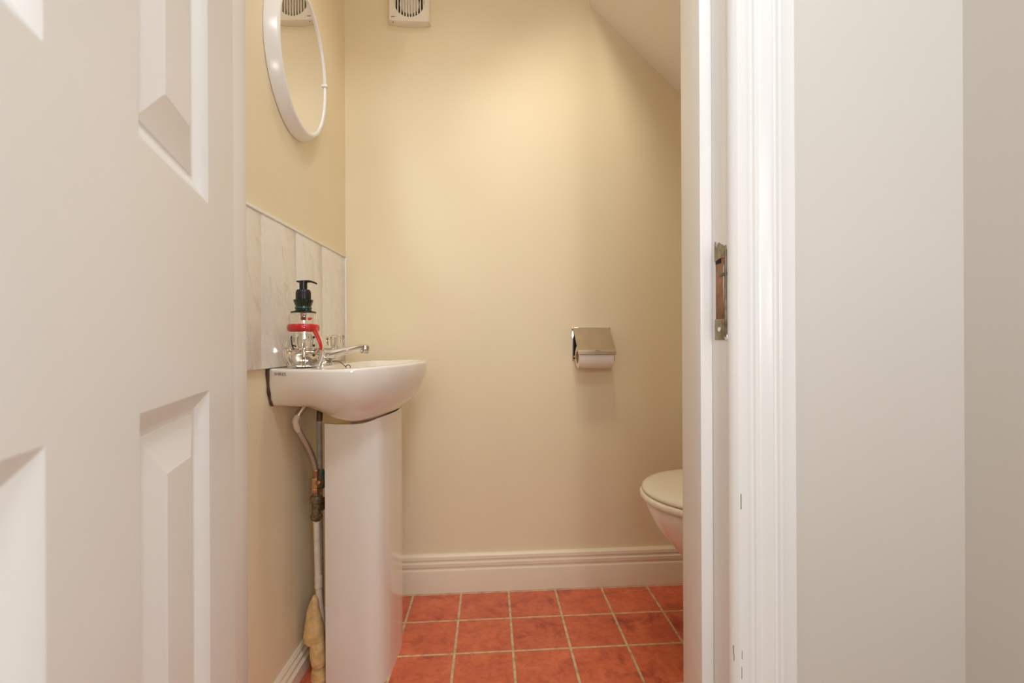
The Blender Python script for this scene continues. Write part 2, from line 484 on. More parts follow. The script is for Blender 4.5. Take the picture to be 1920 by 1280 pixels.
# inner bowl loop (front bowl, tap ledge behind)
def inner(p, k):
    dx, dy = p[0] - cx0, p[1] - cy0
    a = math.atan2(dy, dx)
    ax = .148 if math.cos(a) > 0 else .040
    ay = .212
    n = 2.5
    r = 1 / ((abs(math.cos(a)) / ax) ** n + (abs(math.sin(a)) / ay) ** n) ** (1 / n)
    return cx0 + r * math.cos(a) * k, cy0 + r * math.sin(a) * k
NL = 14
for k in range(NL, 0, -1):
    tt = PI / 2 * k / NL
    h = 1 - math.cos(tt)
    rings.append([Vector((p[0] + (p[2] - p[0]) * h, p[1] + (p[3] - p[1]) * h, rimz(p[0]) - .006 - (p[4] - .006) * math.sin(tt))) for p in full])
# rounded rim
def shrink(p, d):
    dx, dy = p[0] - cx0, p[1] - cy0; L = math.hypot(dx, dy)
    return p[0] - dx / L * d, p[1] - dy / L * d
for d, dz in ((0, -.006), (.0006, -.0035), (.0022, -.0012), (.005, 0)):
    rings.append([Vector((*((p[0], p[1]) if d == 0 else shrink(p, d)), rimz(p[0]) + dz)) for p in full])
for k, dz in ((1.04, 0), (1.0, -.003), (.975, -.012)):
    rings.append([Vector((*inner(p, k), rimz(p[0]) + dz)) for p in full])
for k in range(1, 11):
    tt = PI / 2 * k / 10
    kk = .975 * math.cos(tt) ** .75 if k < 10 else .06
    kk = max(kk, .06)
    rings.append([Vector((*inner(p, kk), RZ - .012 - .105 * math.sin(tt))) for p in full])
bm = loft(rings)
basin = thing('wash_basin', 'small white wall-hung cloakroom basin below the marble splashback', 'basin', Vector((-.42, BY, .605)))
bt = bm.copy(); bvh_basin = BVHTree.FromBMesh(bt)
bowl = obj('bowl', bm, M['ceramic'], basin, 50)
# maker's name printed on the near side
cu = bpy.data.curves.new('tmp', 'FONT'); cu.body = 'SHIRES'; cu.size = .0085; cu.extrude = 0; cu.space_character = .95
to = bpy.data.objects.new('tmp', cu); COL.objects.link(to)
dg = bpy.context.evaluated_depsgraph_get(); dg.update()
me = bpy.data.meshes.new_from_object(to.evaluated_get(dg))
bpy.data.objects.remove(to); bpy.data.curves.remove(cu)
bm = bmesh.new(); bm.from_mesh(me); bpy.data.meshes.remove(me)
bmesh.ops.triangulate(bm, faces=bm.faces)
a0 = P(515, 703.5, 1.0); a1 = P(536, 703.5, .983)
xs = [v.co.x for v in bm.verts]; wtext = max(xs) - min(xs); x_min = min(xs)
ys = [v.co.y for v in bm.verts]; htext = max(ys)
ex_ = (a1 - a0); exn = Vector((ex_.x, ex_.y, 0)).normalized(); nn = Vector((exn.y, -exn.x, 0))
if nn.y > 0: nn = -nn
LW = (a1 - a0).length
for v in bm.verts:
    q = a0 + exn * ((v.co.x - x_min) / wtext * LW) + Vector((0, 0, v.co.y / htext * .0062))
    q0 = q + nn * .1
    loc, nor, _, _ = bvh_basin.ray_cast(q0, -nn)
    v.co = (loc if loc else q) + nn * .0004
obj('maker_name', bm, M['ink'], basin, 0)
# overflow/waste
bm = lathe([(.020, 0), (.020, .003), (.016, .0035), (.012, .001), (.003, .0005)], Vector((cx0 + .02, BY, RZ - .118)), 28)
obj('waste', bm, M['chrome'], basin)
# stained sealant between basin and wall
bm = bmesh.new()
pts = []
for k in range(0, NL + 1):
    tt = PI / 2 * k / NL; h = 1 - math.cos(tt); p = full[0]
    y = p[1] + (p[3] - p[1]) * h - .002; z = RZ - .001 - (p[4] - .001) * math.sin(tt)
    pts.append(lw(y - .001, .0035, z))
rs = [.0043 + .0009 * math.sin(k * 1.3) - .0026 * k / NL for k in range(NL + 1)]
tube(pts, rs, 10, bm)
obj('sealant', bm, M['caulk'], basin)

# pedestal: a half round shroud, open behind
Pc = [(-.437, 1.117, .6110), (-.40, 1.107, .6105), (-.355, 1.103, .6120), (-.328, 1.107, .6175), (-.308, 1.120, .6255), (-.2975, 1.148, .632), (-.2945, 1.180, .636), (-.2940, BY, .639)]
pq = spline(Pc, 6); pq = pq + [(x, 2 * BY - y, z) for x, y, z in pq[-2::-1]]
ph = [(x, y) for x, y, z in pq]
def ztop(x, y):
    q = Vector((x, y, .3)); loc, nor, _, _ = bvh_basin.ray_cast(q, Vector((0, 0, 1)))
    zb2 = loc.z if loc else .64
    return min(zb2 - .004, .642)
tops = [min(z, ztop(x, y)) for x, y, z in pq]
def pin(x, y, d):
    return (x - d * (1 if x > -.30 else .3), y + (d if y < BY else -d) * min(1, abs(y - BY) / .06))
rings = []
for fz in (.0, .02, .25, .5, .75, .985, 1.0):
    r_out = []
    for (x, y), zt in zip(ph, tops):
        sh = 1.0 + (.004 if fz == 0 else 0)
        z = fz * zt
        r_out.append(Vector((x, y, z)))
    r_in = [Vector((*pin(x, y, .011), v.z if fz < .98 else min(v.z, ztop(*pin(x, y, .011)) - .005))) for (x, y), v in zip(ph, r_out)]
    rings.append(r_out + r_in[::-1])
bm = loft(rings)
ped = tag(obj('basin_pedestal', bm, M['ceramic'], None, 50, origin=(-.36, BY, 0)), 'tall white half-round ceramic pedestal under the basin on the red floor', 'pedestal')

# ------------------------------------------------------------------ mixer tap
TX, TY, TZ = -.467, 1.170, RZ + .0006
TA = Vector((.155, .988, 0)).normalized(); TO = Vector((.988, -.155, 0)).normalized()
def tp(a, o, z): return Vector((TX, TY, TZ)) + TA * a + TO * o + Vector((0, 0, z))
tap = thing('mixer_tap', 'chrome basin mixer tap with clear ribbed knobs behind the soap bottle', 'tap', Vector((TX, TY, TZ)))
bm = lathe([(.0265, 0), (.0265, .004), (.025, .006), (.0215, .009), (.0215, .017)], tp(0, .004, 0), 40)
obj('base', bm, M['chrome'], tap)
bm = bmesh.new()
sec = [(-.090, .010), (-.086, .0140), (-.066, .0155), (-.03, .0180), (0, .0195), (.03, .0185), (.058, .0165), (.080, .0150), (.086, .011)]
tube([tp(s, .001, .026 + .002 * abs(s) / .09) for s, r in sec], [r for s, r in sec], 24, bm, .8)
obj('body', bm, M['chrome'], tap)
bm = bmesh.new()
sp_ = spline([(-.006, .020, .0185), (.022, .0235, .0165), (.060, .0330, .0115), (.098, .0410, .0094), (.112, .0420, .0090)], 8)
tube([tp(.002 + .25 * o * .3, o, z) for o, z, r in sp_], [r for o, z, r in sp_], 20, bm, .8)
obj('spout', bm, M['chrome'], tap)
bm = lathe([(.0085, 0), (.0098, .001), (.0104, .005), (.0106, .013), (.0092, .020), (.004, .0225)], tp(.0105, .109, .0270), 26, (.12, 0, 1))
obj('nozzle', bm, M['chrome'], tap)
for s in (-.071, .071):
    kc = tp(s, 0, .034)
    bm = lathe([(.0125, 0), (.0135, .003), (.012, .006)], kc, 24)
    obj('knob_collar', bm, M['chrome'], tap)
    wob = lambda a, z: 1 + .075 * math.cos(8 * a) if .004 < z < .034 else 1
    prof = [(.012, .0), (.0175, .0025), (.0215, .009), (.0232, .018), (.0232, .026), (.0222, .0325), (.020, .0355), (.015, .0365), (.012, .0345)]
    bm = lathe(prof, kc + Vector((0, 0, .004)), 64, None, None, True, True, wob)
    kn = obj('knob', bm, M['acrylic'], tap, 60)
    bm = lathe([(.006, .002), (.006, .026), (.004, .028)], kc + Vector((0, 0, .004)), 20)
    obj('knob_core', bm, M['chrome'], kn)

# bead chain draped from the tap over the rim of the bowl
chain = thing('plug_chain', 'fine dark bead chain hanging from the tap into the basin', 'chain', Vector((TX + .03, TY, TZ)))
pts = spline([(TX + .022, TY - .020, TZ + .012), (TX + .030, TY + .000, TZ + .009), (TX + .036, TY + .016, TZ + .008), (TX + .046, TY + .018, TZ + .002), (TX + .060, TY + .012, TZ - .010), (TX + .064, TY + .006, TZ - .020), (TX + .060, TY, TZ - .030)], 10)
bm = bmesh.new(); acc = 0; last = Vector(pts[0])
for p in pts:
    p = Vector(p)
    while (p - last).length >= .0042:
        last = last + (p - last).normalized() * .0042
        bmesh.ops.create_icosphere(bm, subdivisions=1, radius=.0017, matrix=Matrix.Translation(last))
tube(pts, .0006, 6, bm)
cb = obj('beads', bm, M['keepdark'], chain, 60)
b3 = bmesh.new(); cc = P(657, 688, 1.16)
ringp = [Vector((TX + .066 + .0055 * math.cos(a), TY + .004, TZ - .006 + .0048 * math.sin(a))) for a in [2 * PI * k / 20 for k in range(21)]]
tube(ringp, .0013, 8, b3)
obj('ring', b3, M['keepdark'], chain, 60)

# ------------------------------------------------------------------ snowman soap bottle
SD = 1.03
sc0 = P(569.5, 687, SD); SX, SY, SZB = sc0.x, SD, rimz(-.46) + .0005
def pz(y): return H - (y - 641.8) * SD / F
pxm = SD / F
soap = thing('soap_dispenser', 'clear glass snowman-shaped soap dispenser with black pump on the basin ledge', 'soap dispenser', Vector((SX, SY, SZB)))
prof_o = [(.012, SZB + .002), (.026, SZB), (.0305, SZB + .0015), (.034, SZB + .008), (.0385, SZB + .020), (.0412, SZB + .034), (.0412, SZB + .045), (.039, SZB + .058), (.0345, SZB + .069),
          (.0300, pz(620)), (.0285, pz(612)), (.0278, pz(604)), (.0285, pz(598)), (.0285, pz(592)), (.0262, pz(588)), (.019, pz(584.5)), (.0135, pz(583))]
po = spline(prof_o, 5)
pi = [(max(r - .0022, .008), z + (.003 if i < 8 else 0)) for i, (r, z) in enumerate(po)]
prof = po + pi[::-1]
n = 56; c = Vector((SX, SY, 0))
rings = [[c + Vector((r * math.cos(2 * PI * i / n), r * math.sin(2 * PI * i / n), z)) for i in range(n)] for r, z in prof]
bm = bmesh.new(); vs = [[bm.verts.new(p) for p in r] for r in rings]
for a, b in zip(vs, vs[1:]): quadbridge(bm, a, b)
bm.faces.new(vs[0][::-1]); bm.faces.new(vs[-1])
bottle = obj('bottle', bm, M['glass'], soap, 60)
# soap inside
liq = [(r - .0025, z + .0035) for r, z in po if z < SZB + .040]
liq = [(.004, liq[0][1])] + [q for q in liq if q[0] > .012] + [(liq[-1][0] - .002, liq[-1][1] + .0008), (.004, liq[-1][1] + .0008)]
bm = lathe(liq, c, 48); obj('liquid_soap', bm, M['soap'], soap, 60)
bm = tube([Vector((SX, SY, z)) for z in (SZB + .008, SZB + .05, pz(600))], .0030, 10)
obj('dip_tube', bm, M['acrylic'], soap)
bm = lathe([(.005, pz(600)), (.0062, pz(597)), (.005, pz(594)), (.0065, pz(590)), (.0065, pz(584))], c, 20)
obj('pump_valve', bm, M['copper'], soap)
# scarf: a torus with a hanging tail on the right
def rad_at(z):
    for (r0, z0), (r1, z1) in zip(po[6:], po[7:]):
        if min(z0, z1) <= z <= max(z0, z1) and abs(z1 - z0) > 1e-6: return r0 + (r1 - r0) * (z - z0) / (z1 - z0)
    return .028
bm = bmesh.new()
zs = pz(614.5); rr = rad_at(zs)
ringp = [Vector((SX + (rr + .0008) * math.cos(a), SY + (rr + .0008) * math.sin(a), zs)) for a in [2 * PI * k / 48 for k in range(48)]]
rings = []
for k, p in enumerate(ringp):
    rad = (p - Vector((SX, SY, zs))).normalized()
    rings.append([p + rad * (.0034 * math.cos(t_)) + Vector((0, 0, .0078 * math.sin(t_))) for t_ in [2 * PI * j / 14 for j in range(14)]])
loft(rings + [rings[0]], True, False, False, bm); bmesh.ops.remove_doubles(bm, verts=bm.verts, dist=1e-6)
scarf = obj('scarf', bm, M['red'], soap, 60)
tail = []
for py, da in ((614, -.42), (622, -.36), (632, -.32), (642, -.28), (650, -.25), (656, -.24)):
    z = pz(py); r = rad_at(z) if py < 655 else .0405
    r = max(r, .029) + .0015
    tail.append(Vector((SX + r * math.cos(da), SY + r * math.sin(da), z)))
tl = spline(tail, 5)
bm = tube(tl, [.0082 - .0042 * k / (len(tl) - 1) for k in range(len(tl))], 12, None, .6)
obj('scarf_tail', bm, M['red'], scarf, 60)
def on_bottle(px, py):
    u, v = ray(px, py); r = .04
    for _ in range(6):
        A_ = u * u + 1; B_ = -2 * (u * SX + SY); C_ = SX * SX + SY * SY - r * r
        D_ = B_ * B_ - 4 * A_ * C_
        t_ = (-B_ - math.sqrt(max(D_, 0))) / (2 * A_)
        z = H + v * t_; r = rad_at(z) if z > SZB + .036 else .0405
    return Vector((u * t_, t_, z))
for py in (632, 647.5, 666):
    p = on_bottle(588.3, py)
    nrm = (p - Vector((SX, SY, p.z))).normalized()
    bm = lathe([(.0001, .0018), (.0018, .0014), (.0028, .0004), (.0028, -.0008)], p, 14, nrm)
    obj('button', bm, M['black'], soap)
bm = bmesh.new()
tw = [on_bottle(547, 630), on_bottle(547, 638), on_bottle(548.5, 648), on_bottle(551, 655)]
tube([p + (p - Vector((SX, SY, p.z))).normalized() * .0008 for p in spline(tw, 5) for p in [Vector(p)]], .0014, 8, bm)
tw2 = [on_bottle(549, 647), on_bottle(553, 648.5), on_bottle(556, 649)]
tube([p + (p - Vector((SX, SY, p.z))).normalized() * .0008 for p in spline(tw2, 4) for p in [Vector(p)]], .0013, 8, bm)
obj('twig_arm', bm, M['black'], soap, 60)
# carrot nose, on the head towards the basin
p = on_bottle(580, 597.5)
nd = Vector((.90, -.40, .18)).normalized()
bm = tube([p - nd * .0012, p + nd * .002, p + nd * .006, p + nd * .0085], [.0030, .0030, .0018, .0005], 12)
obj('nose', bm, M['orange'], soap, 60)
# hat brim, hat, pump
bm = lathe([(.012, pz(587.5)), (.0255, pz(587)), (.0265, pz(585.5)), (.0262, pz(584.3)), (.0175, pz(582)), (.0155, pz(579))], c, 48)
hat = obj('hat', bm, M['green'], soap, 40)
bm = lathe([(.0152, pz(581)), (.0165, pz(579)), (.0170, pz(576.5)), (.0160, pz(574)), (.0172, pz(572)), (.0200, pz(564.5)), (.0204, pz(562.5)), (.0190, pz(561.8)), (.012, pz(562))], c, 48)
obj('hat_crown', bm, M['green'], hat, 50)
bm = lathe([(.0158, pz(580)), (.0176, pz(578.8)), (.0176, pz(576.2)), (.0162, pz(575))], c, 40)  # highlight on the hat, modelled as a brighter green ring
obj('hat_highlight', bm, M['hat_glint'], hat, 50)
wob = lambda a, z: 1 + .02 * math.cos(28 * a)
bm = lathe([(.0145, pz(563)), (.0150, pz(561)), (.0150, pz(549)), (.0138, pz(545)), (.0125, pz(543.2)), (.006, pz(543))], c, 112, None, None, True, True, wob)
obj('pump_collar', bm, M['black'], soap, 50)
bm = lathe([(.0080, pz(544)), (.0080, pz(531)), (.0083, pz(528.5)), (.0070, pz(526.6)), (.004, pz(526.3))], c, 32)
head = obj('pump_head', bm, M['black'], soap, 40)
zt = pz(528)
sp_ = spline([(SX - .0145, SY, zt + .0008, .0022), (SX - .006, SY, zt, .0048), (SX + .008, SY, zt + .0006, .0046), (SX + .018, SY - .001, zt - .0002, .0034), (SX + .0275, SY - .002, zt - .0038, .0030), (SX + .0285, SY - .002, zt - .0044, .0026)], 6)
bm = tube([q[:3] for q in sp_], [q[3] for q in sp_], 14, None, .62)
obj('pump_spout', bm, M['black'], head, 60)

# ------------------------------------------------------------------ mirror
MC = 1.15; MZ = 1.47; RY, RZ_ = .150, .180
mir = thing('oval_mirror', 'white-framed oval wall mirror high on the left wall above the basin', 'mirror', lw(MC, 0, MZ))
def mring(inset, off, n=96):
    return [lw(MC + (RY - inset) * math.cos(2 * PI * k / n), off, MZ + (RZ_ - inset) * math.sin(2 * PI * k / n)) for k in range(n)]
rings = [mring(.002, .0005), mring(.0, .0015), mring(.0, .0045), mring(.0012, .0075), mring(.0085, .0255), mring(.0105, .0285), mring(.013, .0300), mring(.0165, .0302),
         mring(.0192, .0292), mring(.0205, .0270), mring(.0210, .0240), mring(.0210, .010)]
bm = loft(rings, True, True, False)
obj('mirror_frame', bm, M['whiteplastic'], mir, 50)
bm = loft([mring(.0206, .0105), mring(.0206, .0260)])
obj('mirror_glass', bm, M['mirror'], mir, 30)
# small clip on the right of the rim
for k in (0,):
    bm = bmesh.new(); box((MC + RY - .0235, .022, MZ + .010), (MC + RY - .0115, .0335, MZ + .0165), .0012, bm, lambda v: lw(v.x, v.y, v.z))
    obj('clip', bm, M['whiteplastic'], mir)

# ------------------------------------------------------------------ extractor fan
FX, FZ = -.3215, 1.872; FWD = .0655; FT = .026
fan = thing('extractor_fan', 'square off-white extractor fan with round slatted grille high on the back wall', 'extractor fan', bw(FX, 0, FZ))
def fpt(a, z, off): return bw(FX + a, off, FZ + z)
def sq(w, hgt, off, r=.006, n=6, sag=0):
    out = []
    for cx, cz, a0 in ((w - r, hgt - r, 0), (-w + r, hgt - r, 90), (-w + r, -hgt + r, 180), (w - r, -hgt + r, 270)):
        for k in range(n + 1):
            a = math.radians(a0 + 90 * k / n)
            out.append((cx + r * math.cos(a), cz + r * math.sin(a)))
        if a0 in (0, 90, 180, 270):
            pass
    return out
# body with curved bottom and top sides
def body_ring(w, hgt, off, sag, r=.007):
    pts = []
    m = 10
    N_ = [(-w, -hgt), (w, -hgt), (w, hgt), (-w, hgt)]
    for (x0, z0), (x1, z1) in zip(N_, N_[1:] + N_[:1]):
        for k in range(m):
            s = k / m; x = x0 + (x1 - x0) * s; z = z0 + (z1 - z0) * s
            bul = sag * (1 - (2 * s - 1) ** 2)
            if z0 == z1: z += bul * (1 if z0 > 0 else -1)
            pts.append(fpt(x, z, off))
    return pts
m_ = 40
GR = .0475
def hole(off, r): 
    out = []
    N_ = body_ring(1, 1, 0, 0)
    for k in range(m_):
        # angle matching the square ring parametrisation
        side, s = divmod(k, 10); s /= 10
        a = math.radians(225 + 90 * side + 90 * s)
        out.append(fpt(r * math.cos(a), r * math.sin(a), off))
    return out
rings = [body_ring(.0645, .0595, .0005, .005), body_ring(.065, .060, .004, .005), body_ring(.0645, .0600, .018, .0040), body_ring(.0630, .0600, FT - .003, .0018), body_ring(.0615, .0590, FT, .001),
         hole(FT + .0005, GR), hole(FT - .002, GR - .0005), hole(FT - .012, GR - .0005)]
bm = loft(rings, True, True, False)
obj('housing', bm, M['fanplastic'], fan, 40)
bm = loft([hole(FT - .022, GR - .0005), hole(FT - .020, GR - .0005)])
obj('cavity_shade', bm, M['dark'], fan)  # near-black disc paints the shade inside the fan
bm = loft([hole(FT - .0195, .0315), hole(FT - .0105, .0315), hole(FT - .0090, .0295)])
obj('motor_cover', bm, M['fanplastic'], fan)
for k in range(11):
    x = (-5 + k) * .0088
    if abs(x) > GR - .002: continue
    hh = math.sqrt(GR ** 2 - x * x)
    b2 = box((x - .0017, -hh, FT - .008), (x + .0017, hh, FT + .0008), .0004, None, lambda v: fpt(v.x, v.y, v.z))
    obj('slat', b2, M['fanplastic'], fan)
for x, z in ((-.0555, .050), (.0555, .045), (-.051, -.0600)):
    b2 = lathe([(.0024, .0), (.0024, .0010), (.0008, .0006)], fpt(x, z + (0 if z > 0 else -.001), FT - .0005 if z > 0 else FT - .006), 14, BN)
    obj('screw', b2, M['ink'], fan)
b2 = box((-.0565, -.0500, FT), (-.0450, -.0478, FT + .0009), .0002, None, lambda v: fpt(v.x, v.y, v.z))
obj('logo', b2, M['ink'], fan)
b2 = bmesh.new()
for k in range(4): box((-.0440 + k * .0018, -.0496, FT), (-.0430 + k * .0018, -.0480, FT + .0008), 0, b2, lambda v: fpt(v.x, v.y, v.z))
obj('lettering', b2, M['steel'], fan)

# ------------------------------------------------------------------ toilet roll holder and roll
HX, HZ = .2580, .785
hold = thing('toilet_roll_holder', 'brushed metal toilet roll holder with hinged cover on the back wall', 'toilet roll holder', bw(HX, 0, HZ))
def hpt(a, off, z): return bw(HX + a, off, z)
b2 = box((-.061, .0003, .735), (.060, .0028, .845), .0008, None, lambda v: hpt(v.x, v.y, v.z))
obj('back_plate', b2, M['chrome'], hold)
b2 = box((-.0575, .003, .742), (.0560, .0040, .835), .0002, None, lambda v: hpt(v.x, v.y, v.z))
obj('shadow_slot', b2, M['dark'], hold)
prof = spline([(.006, .8445), (.014, .8415), (.030, .8280), (.050, .8085), (.070, .7890), (.085, .7755), (.0895, .7710), (.0915, .7660), (.0920, .7600)], 5)
bm = bmesh.new(); rr0 = []; 
up = [(o, z) for o, z in prof]; dn = [(o - .0014, z - .0010) for o, z in prof]
poly = up + dn[::-1]
bm = loft([[hpt(a, o, z) for o, z in poly] for a in (-.0600, -.0590, 0, .0590, .0600)])
cover = obj('cover', bm, M['steel'], hold, 40)
bm = tube([hpt(a, .0915, .7606) for a in (-.0600, 0, .0600)], .0022, 10)
obj('cover_edge', bm, M['steel'], cover, 40)
for sgn in (-1, 1):
    bm = lathe([(.0035, 0), (.0042, .001), (.0042, .007), (.0035, .008)], hpt(sgn * .0595 - .004, .0065, .8415), 14, BE)
    obj('hinge', bm, M['steel'], hold)
b2 = box((-.006, .0890, .7695), (.008, .0898, .7708), 0, None, lambda v: hpt(v.x, v.y + .0012, v.z))
obj('embossed_mark', b2, M['ink'], cover, 0)
bm = bmesh.new()
tube(spline([hpt(.062, .003, .751), hpt(.062, .03, .751), hpt(.062, .046, .7505), hpt(.0585, .050, .750), hpt(.03, .050, .750), hpt(-.055, .050, .750), hpt(-.063, .050, .7525)], 5), .0032, 12, bm)
obj('arm', bm, M['steel'], hold, 60)
b2 = box((.0590, .0028, .738), (.0640, .060, .771), .001, None, lambda v: hpt(v.x, v.y, v.z))
obj('arm_bracket', b2, M['brass'], hold)
RR = .036; RC = (.050, .7635)
bm = bmesh.new(); n = 56
roll = thing('toilet_roll', 'white toilet paper roll hanging under the metal holder cover', 'toilet roll', hpt(0, RC[0], RC[1] - RR))
def rring(a, r): return [hpt(a + .0005, RC[0] + r * math.cos(2 * PI * k / n), RC[1] - .0135 + r * math.sin(2 * PI * k / n)) for k in range(n)]
bm = loft([rring(-.054, .0205), rring(-.0545, .0215), rring(-.0545, RR - .002), rring(-.0535, RR), rring(.0535, RR), rring(.0545, RR - .002), rring(.0545, .0215), rring(.054, .0205), rring(-.054, .0205)], True, False, False)
bmesh.ops.remove_doubles(bm, verts=bm.verts, dist=1e-6)
obj('paper', bm, M['paper'], roll, 50)
bm = loft([rring(-.0548, .0185), rring(-.0548, .0205), rring(.0548, .0205), rring(.0548, .0185), rring(-.0548, .0185)], True, False, False)
bmesh.ops.remove_doubles(bm, verts=bm.verts, dist=1e-6)
obj('cardboard_core', bm, M['card'], roll, 50)

# ------------------------------------------------------------------ pipework
pipe = thing('water_supply_pipe', 'cream-painted water pipe with braided hose and copper valve beside the pedestal', 'pipe', Vector((-.476, 1.165, .10)))
pts = spline([P(572.5, 759, 1.118), P(566, 768, 1.115), P(557, 781, 1.110)], 6)
bm = tube(pts, .0068, 16); obj('tap_tail', bm, M['steel'], pipe, 50)
pts = spline([P(561, 776, 1.112), P(554.5, 788, 1.108), P(557, 800, 1.108), P(565, 816, 1.115), P(576, 834, 1.13), P(586, 855, 1.15), P(591, 872, 1.160), P(592.5, 884, 1.165)], 8)
bm = tube(pts, .0066, 16); hose = obj('braided_hose', bm, M['braid'], pipe, 60)
bm = tube(spline([P(560.5, 777, 1.1105), P(554, 788, 1.1065), P(556.5, 801, 1.1065), P(563, 813, 1.113)], 6), [.0045] * 2 + [.0072] * 12 + [.0066, .006, .0055, .004, .002], 14)
obj('paint_splash', bm, M['pipepaint'], hose, 60)
vx = P(593, 900, 1.165)
def vz(py): return H - (py - 641.7) * 1.165 / F
cxy = Vector((vx.x, 1.165, 0)); k_ = 1.165 / F
bm = lathe([(.0068, vz(896)), (.0072, vz(893)), (.0066, vz(889)), (.0072, vz(884)), (.0080, vz(882.5)), (.0080, vz(880)), (.0068, vz(878.5))], cxy, 24)
obj('hose_ferrule', bm, M['copper'], pipe)
valve = None
bm = lathe([(.0100, vz(914)), (.0122, vz(912.5)), (.0122, vz(897)), (.0105, vz(895)), (.0072, vz(894.5))], cxy, 6)
valve = obj('isolation_valve', bm, M['brass'], pipe, 20)
bm = lathe([(.0075, 0), (.0075, .010), (.0045, .012), (.001, .0115)], Vector((cxy.x + .006, 1.160, vz(903))), 16, (1, -.5, .1))
obj('valve_screw', bm, M['copper'], valve)
bm = lathe([(.0085, vz(927)), (.0085, vz(923.5)), (.0125, vz(922)), (.0125, vz(916)), (.0105, vz(914)), (.009, vz(913))], cxy, 6)
obj('compression_nut', bm, M['copper'], pipe, 20)
bm = lathe([(.0105, vz(943)), (.0135, vz(941)), (.0142, vz(936)), (.0142, vz(932)), (.0130, vz(929)), (.009, vz(927.5)), (.0085, vz(925))], cxy, 24)
obj('olive_joint', bm, M['verdigris'], pipe)
bm = lathe([(.0105, vz(967)), (.0105, vz(943)), (.0090, vz(941.5))], cxy, 24)
obj('pipe_adaptor', bm, M['verdigris'], pipe)
wob = lambda a, z: 1 + .10 * math.sin(5 * a + z * 400)
bm = lathe([(.0085, vz(976)), (.0118, vz(973)), (.0135, vz(968)), (.0130, vz(965)), (.0108, vz(963.5))], cxy, 30, None, None, True, True, wob)
obj('lower_nut', bm, M['verdigris'], pipe)
bm = lathe([(.0075, vz(980)), (.0098, vz(973)), (.0104, vz(970)), (.009, vz(968))], cxy, 24, None, None, True, True, lambda a, z: 1 + .12 * math.sin(3 * a + 1))
obj('paint_blob', bm, M['pipepaint'], pipe)
pts = [Vector((cxy.x, 1.165, vz(971))), Vector((cxy.x + .002, 1.165, vz(1040))), Vector((cxy.x + .004, 1.165, vz(1090))), Vector((cxy.x + .007, 1.166, vz(1130))), Vector((cxy.x + .014, 1.168, vz(1165))), Vector((cxy.x + .026, 1.172, vz(1195))), Vector((cxy.x + .030, 1.172, .012))]
bm = tube(spline(pts, 6), .0076, 18); cp = obj('painted_pipe', bm, M['pipepaint'], pipe, 60)
bm = lathe([(.0078, vz(1103)), (.0094, vz(1101)), (.0094, vz(1096)), (.0086, vz(1094)), (.0094, vz(1089)), (.0094, vz(1081)), (.0078, vz(1078))], cxy + Vector((.0045, 0, 0)), 20)
obj('coupling', bm, M['pipepaint'], cp)

pipe2 = thing('water_supply_pipe', 'slim grey water pipe with blue-green valve behind the basin pedestal edge', 'pipe', Vector((-.495, 1.245, .0)))
q0 = P(599, 772, 1.24); q1 = P(600.5, 880, 1.24)
cx2 = q0.x
bm = tube([Vector((cx2 + .002, 1.24, .640)), Vector((cx2, 1.24, .59)), Vector((cx2 + .003, 1.24, .10)), Vector((cx2 + .003, 1.24, .002))], .0066, 16)
obj('grey_pipe', bm, M['greypipe'], pipe2, 60)
bm = tube([Vector((cx2 + .0022, 1.24, .642)), Vector((cx2, 1.24, .597))], .0074, 16)
obj('tap_tail', bm, M['keepdark'], pipe2, 60)
wz = lambda py: H - (py - 641.7) * 1.24 / F
bm = lathe([(.008, wz(915)), (.0105, wz(912)), (.0105, wz(884)), (.008, wz(880))], Vector((cx2 + .003, 1.24, 0)), 8)
obj('isolation_valve', bm, M['bluevalve'], pipe2, 20)
bm = lathe([(.009, wz(955)), (.012, wz(952)), (.012, wz(936)), (.009, wz(932))], Vector((cx2 + .003, 1.24, 0)), 8)
obj('compression_nut', bm, M['verdigris'], pipe2, 20)

# yellow foam blob and lagging round the foot of the pipe
foam = thing('pipe_foam', 'yellowed expanding foam lump and lagging round the pipe foot by the skirting', 'foam', Vector((-.485, 1.14, 0)))
def lump(rows, n, amp, seed, bm=None):
    rnd = random.Random(seed); ph_ = [rnd.uniform(0, 6) for _ in range(8)]
    rings = []
    for (cx, cy, z, rx, ry) in spline(rows, 5):
        ring = []
        for k in range(n):
            a = 2 * PI * k / n
            w = 1 + amp * (math.sin(3 * a + z * 90 + ph_[0]) + .7 * math.sin(5 * a - z * 140 + ph_[1]) + .5 * math.sin(9 * a + z * 260 + ph_[2]) + .8 * math.sin(z * 620 + 2 * math.sin(2 * a + ph_[3])))
            ring.append(Vector((cx + rx * w * math.cos(a), cy + ry * w * math.sin(a), z)))
        rings.append(ring)
    return loft(rings, True, True, True, bm)
FD = 1.135
def fp(px, py, d=FD): return P(px, py, d)
rows = []
for py, x0, x1 in ((1124, 581, 586), (1133, 577, 591), (1148, 571, 593), (1165, 568, 597), (1185, 565, 601), (1200, 564, 603), (1209, 566, 604), (1216, 574, 600), (1219, 580, 596)):
    c0, c1 = fp(x0, py), fp(x1, py)
    rows.append(((c0.x + c1.x) / 2, FD + .018, c0.z, (c1.x - c0.x) / 2, max(.006, (c1.x - c0.x) / 2 * .9)))
bm = lump(rows[::-1], 40, .022, 3)
obj('foam_lump', bm, M['foam'], foam, 60)
rows = []
